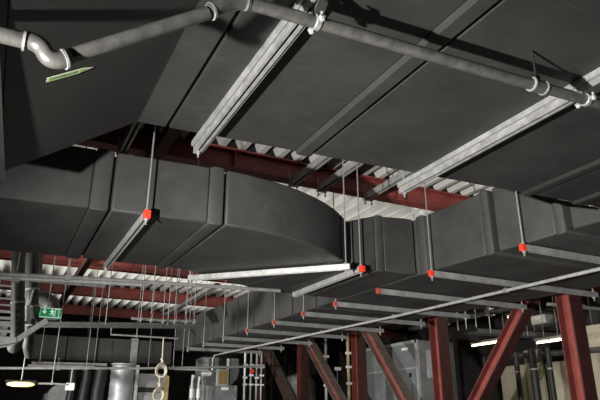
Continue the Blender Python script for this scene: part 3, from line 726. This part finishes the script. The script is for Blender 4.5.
for k in range(6): m2.tube([(8.3, 8.88+0.05*k, 1.67), (10, 8.88+0.05*k, 1.70), (12.6, 8.88+0.05*k, 1.76)], 0.02, 6)
m2.build('cable_bundle', M['black'], tT)
m2 = MB()
for xx in (8.6, 9.6, 11.6): m2.rod((xx, 8.8, 1.6), (xx, 8.8, DECK), 0.008, 6)
m2.split('hanger_rod', M['rod'], tT)
tT = tray('cable_tray', 'upper cable tray with dark cables above the right column tubes', (8.4, 10.2, 2.35), (12.6, 10.2, 2.42), 0.35, 'dim', None, 20, 0.08)
m2 = MB()
for k in range(5): m2.tube([(8.4, 10.08+0.05*k, 2.38), (12.6, 10.08+0.05*k, 2.45)], 0.022, 6)
m2.build('cable_bundle', M['black'], tT)
m2 = MB()
for xx in (9.2, 10.6, 12.0): m2.rod((xx, 10.0, 2.33), (xx, 10.0, DECK), 0.008, 6)
m2.split('hanger_rod', M['rod'], tT)
t = thing('fan_coil_unit', 'pale grey ceiling fan coil unit above the tubes at right', 'fan unit', (10.5, 8.9, 1.95))
MB().box((11.0, 9.35, 2.08), (0.85, 0.4, 0.20)).build('casing', M['lgrey'], t, 0.015)
MB().box((11.6, 9.3, 1.95), (0.16, 0.2, 0.24)).build('valve_box', M['white'], t, 0.01)
MB().bar((11.35, 9.3, 2.0), (11.55, 9.3, 2.0), 0.1, 0.05).build('bracket', M['zinc'], t)
m2 = MB().rod((10.7, 9.35, 2.1), (10.7, 9.35, DECK), 0.008, 6).rod((11.3, 9.35, 2.1), (11.3, 9.35, DECK), 0.008, 6); m2.split('hanger_rod', M['rod'], t)
for i, (yy, xx, r, lb) in enumerate(((8.95, 9.35, 0.05, 'black vertical pipe left of the right tubes'), (8.35, 9.15, 0.07, 'thick black vertical pipe under the short tube'), (9.9, 9.4, 0.06, 'black vertical pipe near the grey cabinet'), (8.1, 9.3, 0.05, 'black vertical pipe just left of the right column'))):
    t = thing('black_riser_pipe', lb, 'pipe', (xx, yy, -1.6), 'black riser pipes at right')
    MB().tube([(xx, yy, -1.6), (xx, yy, 1.28)], r, 12).build('tube', M['black'], t)
    collar(MB(), (xx, yy, 0.9), (0, 0, 1), r+0.01, 0.03).build('clamp_band', M['zincd'], t)
conduit('water_pipe', 'dark horizontal pipe along the beige boards at right', [(10.7, 11.3, 1.42), (10.7, 6.4, 1.25)], 0.06, 'dim', [((10.7, 9.6, 1.365), DECK), ((10.7, 7.5, 1.29), DECK)], cat='pipe')
conduit('water_pipe', 'thin pale pipe high at the right edge', [(9.6, 8.2, 2.15), (12.6, 8.2, 2.2)], 0.035, 'lgrey', [((10.6, 8.2, 2.17), DECK)], cat='pipe')

# ------------------------------------------------------------------ lights
def light(name, typ, loc, energy, **k):
    l = bpy.data.lights.new(name, typ); l.energy = energy
    for a, b in k.items():
        if a != 'rot' and a != 'aim': setattr(l, a, b)
    o = bpy.data.objects.new(name, l); C.objects.link(o); o.location = (loc[0], loc[1], loc[2]+EYE)
    if 'aim' in k:
        d = V(k['aim'])-V(loc); o.rotation_euler = d.to_track_quat('-Z', 'Y').to_euler()
    return o
light('photo_flash', 'SPOT', (-1.4, 1.0, -0.05), 2750, spot_size=math.radians(113), spot_blend=1.0, shadow_soft_size=0.04, aim=(5.6, 5.0, -1.0), color=(1, 0.98, 0.95))
for nm, p, e, s in (('ceiling_lamp', (3.2, 7.6, 2.83), 22, 7), ('ceiling_lamp', (1.8, 10.6, 2.83), 26, 7), ('ceiling_lamp', (1.8, 13.5, 2.83), 30, 7), ('ceiling_lamp', (1.8, 16.5, 2.83), 30, 7)):
    light(nm, 'AREA', p, e, size=s, size_y=1.2, shape='RECTANGLE', aim=(p[0], p[1]+0.01, 5), color=(1, 0.98, 0.93))
light('unseen_fill', 'SPOT', (-2.0, 9.2, 0.3), 1350, spot_size=math.radians(98), spot_blend=0.9, shadow_soft_size=0.1, aim=(5.5, 10.8, 1.1), color=(1, 0.97, 0.93))  # unseen fill light, added to brighten the far duct face, beams and columns
light('unseen_fill', 'SPOT', (-2.4, 5.2, 0.2), 190, spot_size=math.radians(60), spot_blend=0.8, shadow_soft_size=0.1, aim=(0.6, 9.2, 1.45), color=(1, 0.97, 0.93))  # weak unseen fill, added for the ladder, pipes and sign at left
light('room_lamp', 'POINT', (8.9, 6.6, 2.4), 45, shadow_soft_size=0.3, color=(1, 0.93, 0.8))
w = bpy.data.worlds.new('dim_hall'); bpy.context.scene.world = w; w.use_nodes = True
w.node_tree.nodes['Background'].inputs['Color'].default_value = (0.9, 0.95, 1, 1)
w.node_tree.nodes['Background'].inputs['Strength'].default_value = 0.0

# ------------------------------------------------------------------ camera
f = 588.0; pitch = math.atan(220/f); yaw = math.atan(315/628.0)
cam = bpy.data.cameras.new('camera'); co = bpy.data.objects.new('camera', cam); C.objects.link(co)
cam.sensor_width = 36; cam.lens = 36*f/600
co.location = (0, 0, EYE); co.rotation_euler = (math.pi/2+pitch, 0, -yaw)
cam.clip_start = 0.02; cam.clip_end = 200
S = bpy.context.scene; S.camera = co
S.view_settings.view_transform = 'Standard'; S.view_settings.look = 'None'; S.view_settings.gamma = 1
S.view_settings.use_curve_mapping = False; S.view_settings.exposure = 0.0
